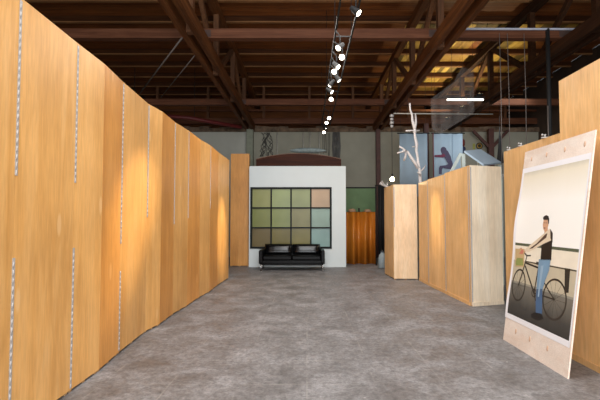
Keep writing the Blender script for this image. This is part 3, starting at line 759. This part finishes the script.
heads = [(.74, 6.0, (.62, -.35, -.7), 'track spotlight nearest the camera, at the top of the picture'),
         (.6, 7.25, ((-2.08, 4.85, 1.5), 1500, 19), 'small track spotlight just beyond the nearer cross beam'),
         (.68, 7.7, (-.2, -.8, -.5), 'large bright track spotlight third from the camera'),
         (.60, 8.15, (.5, -.5, -.7), 'slim track spotlight fourth from the camera'),
         (.58, 8.45, (-.15, -.8, -.55), 'bright track spotlight fifth from the camera'),
         (.68, 8.9, ((2.76, 8.65, 1.42), 700, 16), 'oval looking track spotlight sixth from the camera turned right'),
         (.56, 9.25, ((-1.98, 9.5, 1.2), 1400, 18), 'oval looking track spotlight seventh from the camera turned left'),
         (.56, 9.75, (.7, -.3, -.6), 'slim edge on track spotlight eighth from the camera'),
         (.63, 10.4, (-.1, -.85, -.5), 'bright round track spotlight ninth from the camera before the gap'),
         (.66, 12.3, (.2, -.8, -.5), 'first track spotlight beyond the gap in the row'),
         (.64, 12.9, (-.2, -.8, -.5), 'second track spotlight beyond the gap in the row'),
         (.62, 13.5, ((1.8, 13.7, .9), 90, 40), 'third track spotlight beyond the gap in the row'),
         (.60, 14.3, (0, -.85, -.5), 'farthest track spotlight, low before the back wall')]
for x, y, d, lab in heads:
    h = thing('track_spotlight', lab, 'spotlight', (x, y, 4.62), 0, 'spotlights on the ceiling track')
    if isinstance(d[0], tuple):
        aim, power, ang = d; v = Vector(aim)-Vector((x, y, 4.62)); d = v; v = v.normalized()
        spot('spotlight_beam', Vector((x, y, 4.62))+v*.12, aim, power, ang, WARM)
    q = Vector(d).normalized().to_track_quat('Z', 'Y').to_matrix().to_4x4() @ Matrix.Scale(.86, 4)
    bm = bmesh.new(); lathe(bm, [(.035, -.13), (.045, -.10), (.055, -.02), (.074, .07), (.076, .085), (.062, .085), (.060, .06)], 16, q); obj('housing', bm, M_DARK, h)
    bm = bmesh.new(); lathe(bm, [(.060, .066), (.052, .074), (.03, .08), (.008, .082)], 16, q); obj('lens', bm, M_LAMP, h)
    xr = (.53 if x < .69 else .84) - x
    bm = bmesh.new(); tube(bm, [(0, 0, .0), (0, 0, .2), (xr*.8, 0, .26), (xr, 0, .292)], .011, 6); obj('stem', bm, M_DARK, h)


def netmat():
    m = bpy.data.materials.new('grey_gauze'); m.use_nodes = True; nt = m.node_tree; L = nt.links.new
    b = nt.nodes['Principled BSDF']; b.inputs['Base Color'].default_value = lin((150, 142, 136)); b.inputs['Roughness'].default_value = .9
    b.inputs['Alpha'].default_value = .26
    return m
gz = thing('gauze_drape', 'see through grey gauze drape hanging behind the white branch and tube lamp', 'drape', (4.0, 11.0, 0))
Q = [(463, 66), (476, 66), (476, 112), (440, 134), (433, 129), (432, 98), (457, 79)]
bm = bmesh.new(); K = .02716
def GP(x, y, w=0): 
    X = (x-307)*K-4.0; return Vector((X, .05*math.sin(X*16)+w, 1.45+(221-y)*K))
# strips between left and right outline
rows = 26; prevr = None
def span(y):
    xs = []
    for (x0, y0), (x1, y1) in zip(Q, Q[1:]+Q[:1]):
        if (y0 <= y < y1) or (y1 <= y < y0): xs.append(x0+(x1-x0)*(y-y0)/(y1-y0))
    return min(xs), max(xs)
for j in range(rows+1):
    y = 66.05+(133.9-66.05)*j/rows; a, b = span(y); cur = [bm.verts.new(GP(a+(b-a)*i/20, y)) for i in range(21)]
    if prevr:
        for i in range(20): bm.faces.new((prevr[i], prevr[i+1], cur[i+1], cur[i])).smooth = True
    prevr = cur
obj('gauze', bm, netmat(), gz)
bm = bmesh.new()
for x, y in ((464, 66), (475.5, 66), (433, 98)): tube(bm, [GP(x, y), GP(x, y)+Vector((0, 0, ZR-.01-GP(x, y).z))], .004, 5)
obj('cord', bm, M_DARK, gz)

# cables from the nearer beam
for x, z, lab in ((4.16, 2.45, 'leftmost of three pale cables hanging from the nearer beam'), (4.33, 2.45, 'middle of three pale cables hanging from the nearer beam'), (4.69, 2.55, 'rightmost of three pale cables hanging from the nearer beam')):
    c = thing('hanging_cable', lab, 'cable', (x, 8.6, 0), 0, 'pale cables hanging from the nearer beam')
    bm = bmesh.new(); tube(bm, [(0, 0, 5.5), (.01, 0, 4.2), (0, 0, z)], .008, 6); obj('cable', bm, plain('pale_cable', (104, 94, 88), .6), c)
    bm = bmesh.new(); tube(bm, [(.03*math.cos(a), 0, z-.03+.03*math.sin(a)) for a in [k*math.pi/5 for k in range(11)]], .008, 6, False); obj('hook', bm, M_STEEL, c)
c = thing('hanging_pole', 'black vertical pole with pale chain hanging left of the tall right flat', 'pole', (5.2, 8.6, 0))
bm = bmesh.new(); tube(bm, [(0, 0, 2.4), (0, 0, 5.6)], .042, 10); obj('pole', bm, M_DARK, c)
bm = bmesh.new(); tube(bm, [(-.075, -.07, 2.6), (-.075, -.07, 3.9)], .014, 6); obj('chain', bm, plain('pale_cable', (104, 94, 88), .6), c)
# clamps along the low flat
for i, (yy, lab) in enumerate(((5.55, 'small grey clamp at the far top corner of the lower plywood flat'), (5.25, 'small grey clamp second along the top of the lower plywood flat'), (4.72, 'small grey clamp on the lower plywood flat nearest the tall flat'))):
    bm = bmesh.new(); box(bm, -.02, .05, -.012, .012, 0, .015); tube(bm, [(.02, 0, .01), (.02, 0, .04), (.04, .02, .045)], .01, 7); lathe(bm, [(.006, .03), (.016, .036), (.006, .052)], 8, Matrix.Translation((-.01, 0, 0)))
    o = obj('clamp', bm, M_STEEL, loc=(2.775, yy, 2.421)); tag(o, lab, 'clamp', 'clamps on the lower right flat')

# blue canopy behind the row
cp = thing('tilted_canopy', 'pale blue tilted canopy panel on posts behind the pale birch flat', 'canopy', (3.2, 8.2, 0))
A_, B_, C_, D_ = [Vector(p) for p in ((3.19, 8.2, 2.85), (3.95, 9.2, 3.06), (4.42, 9.2, 2.76), (3.58, 8.2, 2.57))]
O = Vector((3.2, 8.2, 0)); bm = bmesh.new()
vs = [bm.verts.new(p-O) for p in (A_, B_, C_, D_)]; v2 = [bm.verts.new(p-O+Vector((.02, 0, .03))) for p in (A_, B_, C_, D_)]
bm.faces.new(vs); bm.faces.new(v2[::-1])
for i in range(4): bm.faces.new((vs[i], vs[(i+1) % 4], v2[(i+1) % 4], v2[i]))
obj('panel', bm, M_BLUEP, cp)
M_PALEP = plain('pale_green_post', (178, 186, 178), .6)
for p in (A_, B_, C_, D_):
    q = p-O; s = .035; obj('post', bx(q.x-s, q.x+s, q.y-s+.04, q.y+s+.04, 0, q.z-.03), M_PALEP, cp)
bm = bmesh.new(); bar(bm, (A_-O)+Vector((-.04, .04, -.02)), Vector((2.93, 8.24, 2.42))-O, .05, .05); bar(bm, Vector((2.93, 8.24, 2.44))-O, Vector((2.93, 8.24, 0))-O, .05, .05)
obj('brace', bm, M_PALEP, cp)

# blue banners
def banner(lab, x0, x1, y, z0, z1):
    b = thing('banner', lab, 'banner', (x0, y, 0))
    bm = bmesh.new(); n = 24; L_ = []
    for i in range(n+1):
        x = (x1-x0)*i/n; w = .012*math.sin(i*.8)
        L_.append([bm.verts.new((x, w, z)) for z in (z0, z1)])
    for p, q in zip(L_, L_[1:]): bm.faces.new((p[0], q[0], q[1], p[1])).smooth = True
    c = obj('cloth', bm, M_BLUE, b); so = c.modifiers.new('solid', 'SOLIDIFY'); so.thickness = .004
    bm = bmesh.new(); tube(bm, [(-.08, 0, z1+.015), (x1-x0+.08, 0, z1+.015)], .02, 8)
    for x in (.05, x1-x0-.05): tube(bm, [(x, 0, z1), (x, 0, ZR-.01)], .005, 5)
    obj('rod', bm, M_DARK, b)
    return b
banner('plain pale blue banner hanging behind the white branch', 3.22, 4.19, 14.0, 2.3, 4.49)
bb = banner('pale blue banner painted with a dark bending figure', 4.41, 5.42, 14.0, 2.2, 4.49)
def BP(x, y, w):
    px, py = 425+x/7.27, 125+y/7.27; k = .03457
    return Vector(((px-307)*k-4.41, -.016-w, 1.45+(221-py)*k))
bm = bmesh.new()
def bpoly(pts, mi, w=0): prism(bm, pts, lambda u, v, ww: BP(u, v, w+ww*.001), 1, mi)
bpoly([(140+22*math.cos(a), 180+24*math.sin(a)) for a in [2*math.pi*k/16 for k in range(16)]], 0)
bpoly([(122, 198), (150, 172), (172, 188), (192, 228), (206, 286), (196, 318), (165, 312), (172, 280), (150, 240), (134, 222)], 0, .001)
bpoly([(72, 218), (120, 214), (140, 206), (156, 222), (136, 236), (76, 230)], 1, .002)
bpoly([(200, 300), (192, 322), (134, 312), (126, 325), (124, 358), (104, 356), (104, 312), (112, 296), (150, 292), (172, 284)], 0, .003)
obj('painted_figure', bm, [plain('figure_violet', (70, 62, 84), .8), plain('figure_maroon', (104, 40, 64), .8)], bb)
bm = bmesh.new(); bar(bm, BP(205, 62, .002), BP(205, 300, .002), .012, .004); obj('seam', bm, plain('seam_blue', (104, 126, 146), .8), bb)
t = thing('red_rack', 'thin dark red rack beside the banner with the painted figure', 'rack', (4.27, 13.9, 0))
bm = bmesh.new(); box(bm, .08, .11, 0, .03, 0, 4.5); obj('upright', bm, M_RED, t)
bm = bmesh.new(); box(bm, -.02, .0799, 0, .03, 2.4, 2.7); box(bm, -.06, .0799, 0, .03, 2.9, 2.94); obj('bracket', bm, M_RED, t)
# round sign, small hanging things on the back wall
t = thing('round_sign', 'round dark sign with yellow ring on back wall above the blue canopy', 'sign', (7.06, YB-.005, 4.52))
rx = Matrix.Rotation(R(90), 4, 'X')
bm = bmesh.new(); lathe(bm, [(.14, 0), (.14, .02)], 24, rx); obj('disc', bm, plain('dark_olive', (46, 40, 24), .5), t)
bm = bmesh.new(); tube(bm, [(.085*math.cos(a), -.024, .085*math.sin(a)) for a in [k*math.pi/10 for k in range(21)]], .018, 6, False); obj('ring', bm, plain('ochre_ring', (168, 130, 40), .5), t)
t = thing('notice', 'small yellow green notice on back wall left of the round sign', 'notice', (6.84, YB-.02, 4.5)); obj('sheet', bx(-.05, .05, 0, .012, -.12, .12), plain('yellow_green_card', (150, 146, 70), .7), t)
t = thing('hanging_bag', 'small red and dark blue bag hanging on the back wall beside the blue banner', 'bag', (6.33, YB-.12, 4.2))
bm = bmesh.new(); lathe(bm, [(.05, .28), (.1, .34), (.1, .52), (.03, .6)], 12); obj('upper_pouch', bm, plain('red_cloth', (120, 52, 46), .8), t)
bm = bmesh.new(); lathe(bm, [(.05, 0), (.12, .04), (.12, .22), (.05, .28)], 12); obj('lower_pouch', bm, plain('blue_cloth', (52, 60, 92), .8), t)
bm = bmesh.new(); tube(bm, [(0, 0, .6), (0, .03, .9), (0, .11, .95)], .008, 5); obj('strap', bm, M_DARK, t)
bm = bmesh.new(); lathe(bm, [(.09, 0), (.1, .02), (.05, .5), (.012, 1.0), (.01, 1.1)], 12)
tube(bm, [(0, 0, 1.1), (0, 0, 2.0)], .006, 5)
o = obj('hanging_cone', bm, M_DARK, loc=(5.85, 12.2, 3.2)); tag(o, 'slim black cone hanging behind the leftmost pale cable', 'ornament')
bm = bmesh.new(); tube(bm, [(0, 0, 2.0), (0, 0, 2.9)], .006, 5); c_ = obj('cord', bm, M_DARK, o)
bm.free() if False else None
# left ceiling: red pipe and stay wires
t = thing('red_pipe', 'dark red sprinkler pipe below the roof behind left plywood wall', 'pipe', (0, 0, 0))
bm = bmesh.new(); tube(bm, [(-6.6, 14.6, 5.35), (-4.4, 14.9, 5.28), (-2.55, 15.6, 5.08)], .075, 10); obj('pipe', bm, M_RED, t)
bm = bmesh.new()
for p in ((-6.3, 14.62, 5.35), (-4.2, 14.95, 5.28)): tube(bm, [p, (p[0], p[1], ZR-.01)], .012, 6)
obj('hanger', bm, M_DARK, t)
for i, (a, b, lab) in enumerate((((-4.6, 11.0, 4.95), (-2.46, 8.0, 5.2), 'upper pale stay wire slanting from the left truss'), ((-4.2, 11.5, 5.0), (-2.46, 8.9, 5.2), 'lower pale stay wire slanting from the left truss'))):
    bm = bmesh.new(); tube(bm, [a, b], .016 if i == 0 else .01, 6); lathe(bm, [(.03, -.03), (.03, .03)], 8, Matrix.Translation(b))
    o = obj('stay_wire', bm, plain('pale_cable', (104, 94, 88), .6)); tag(o, lab, 'wire')
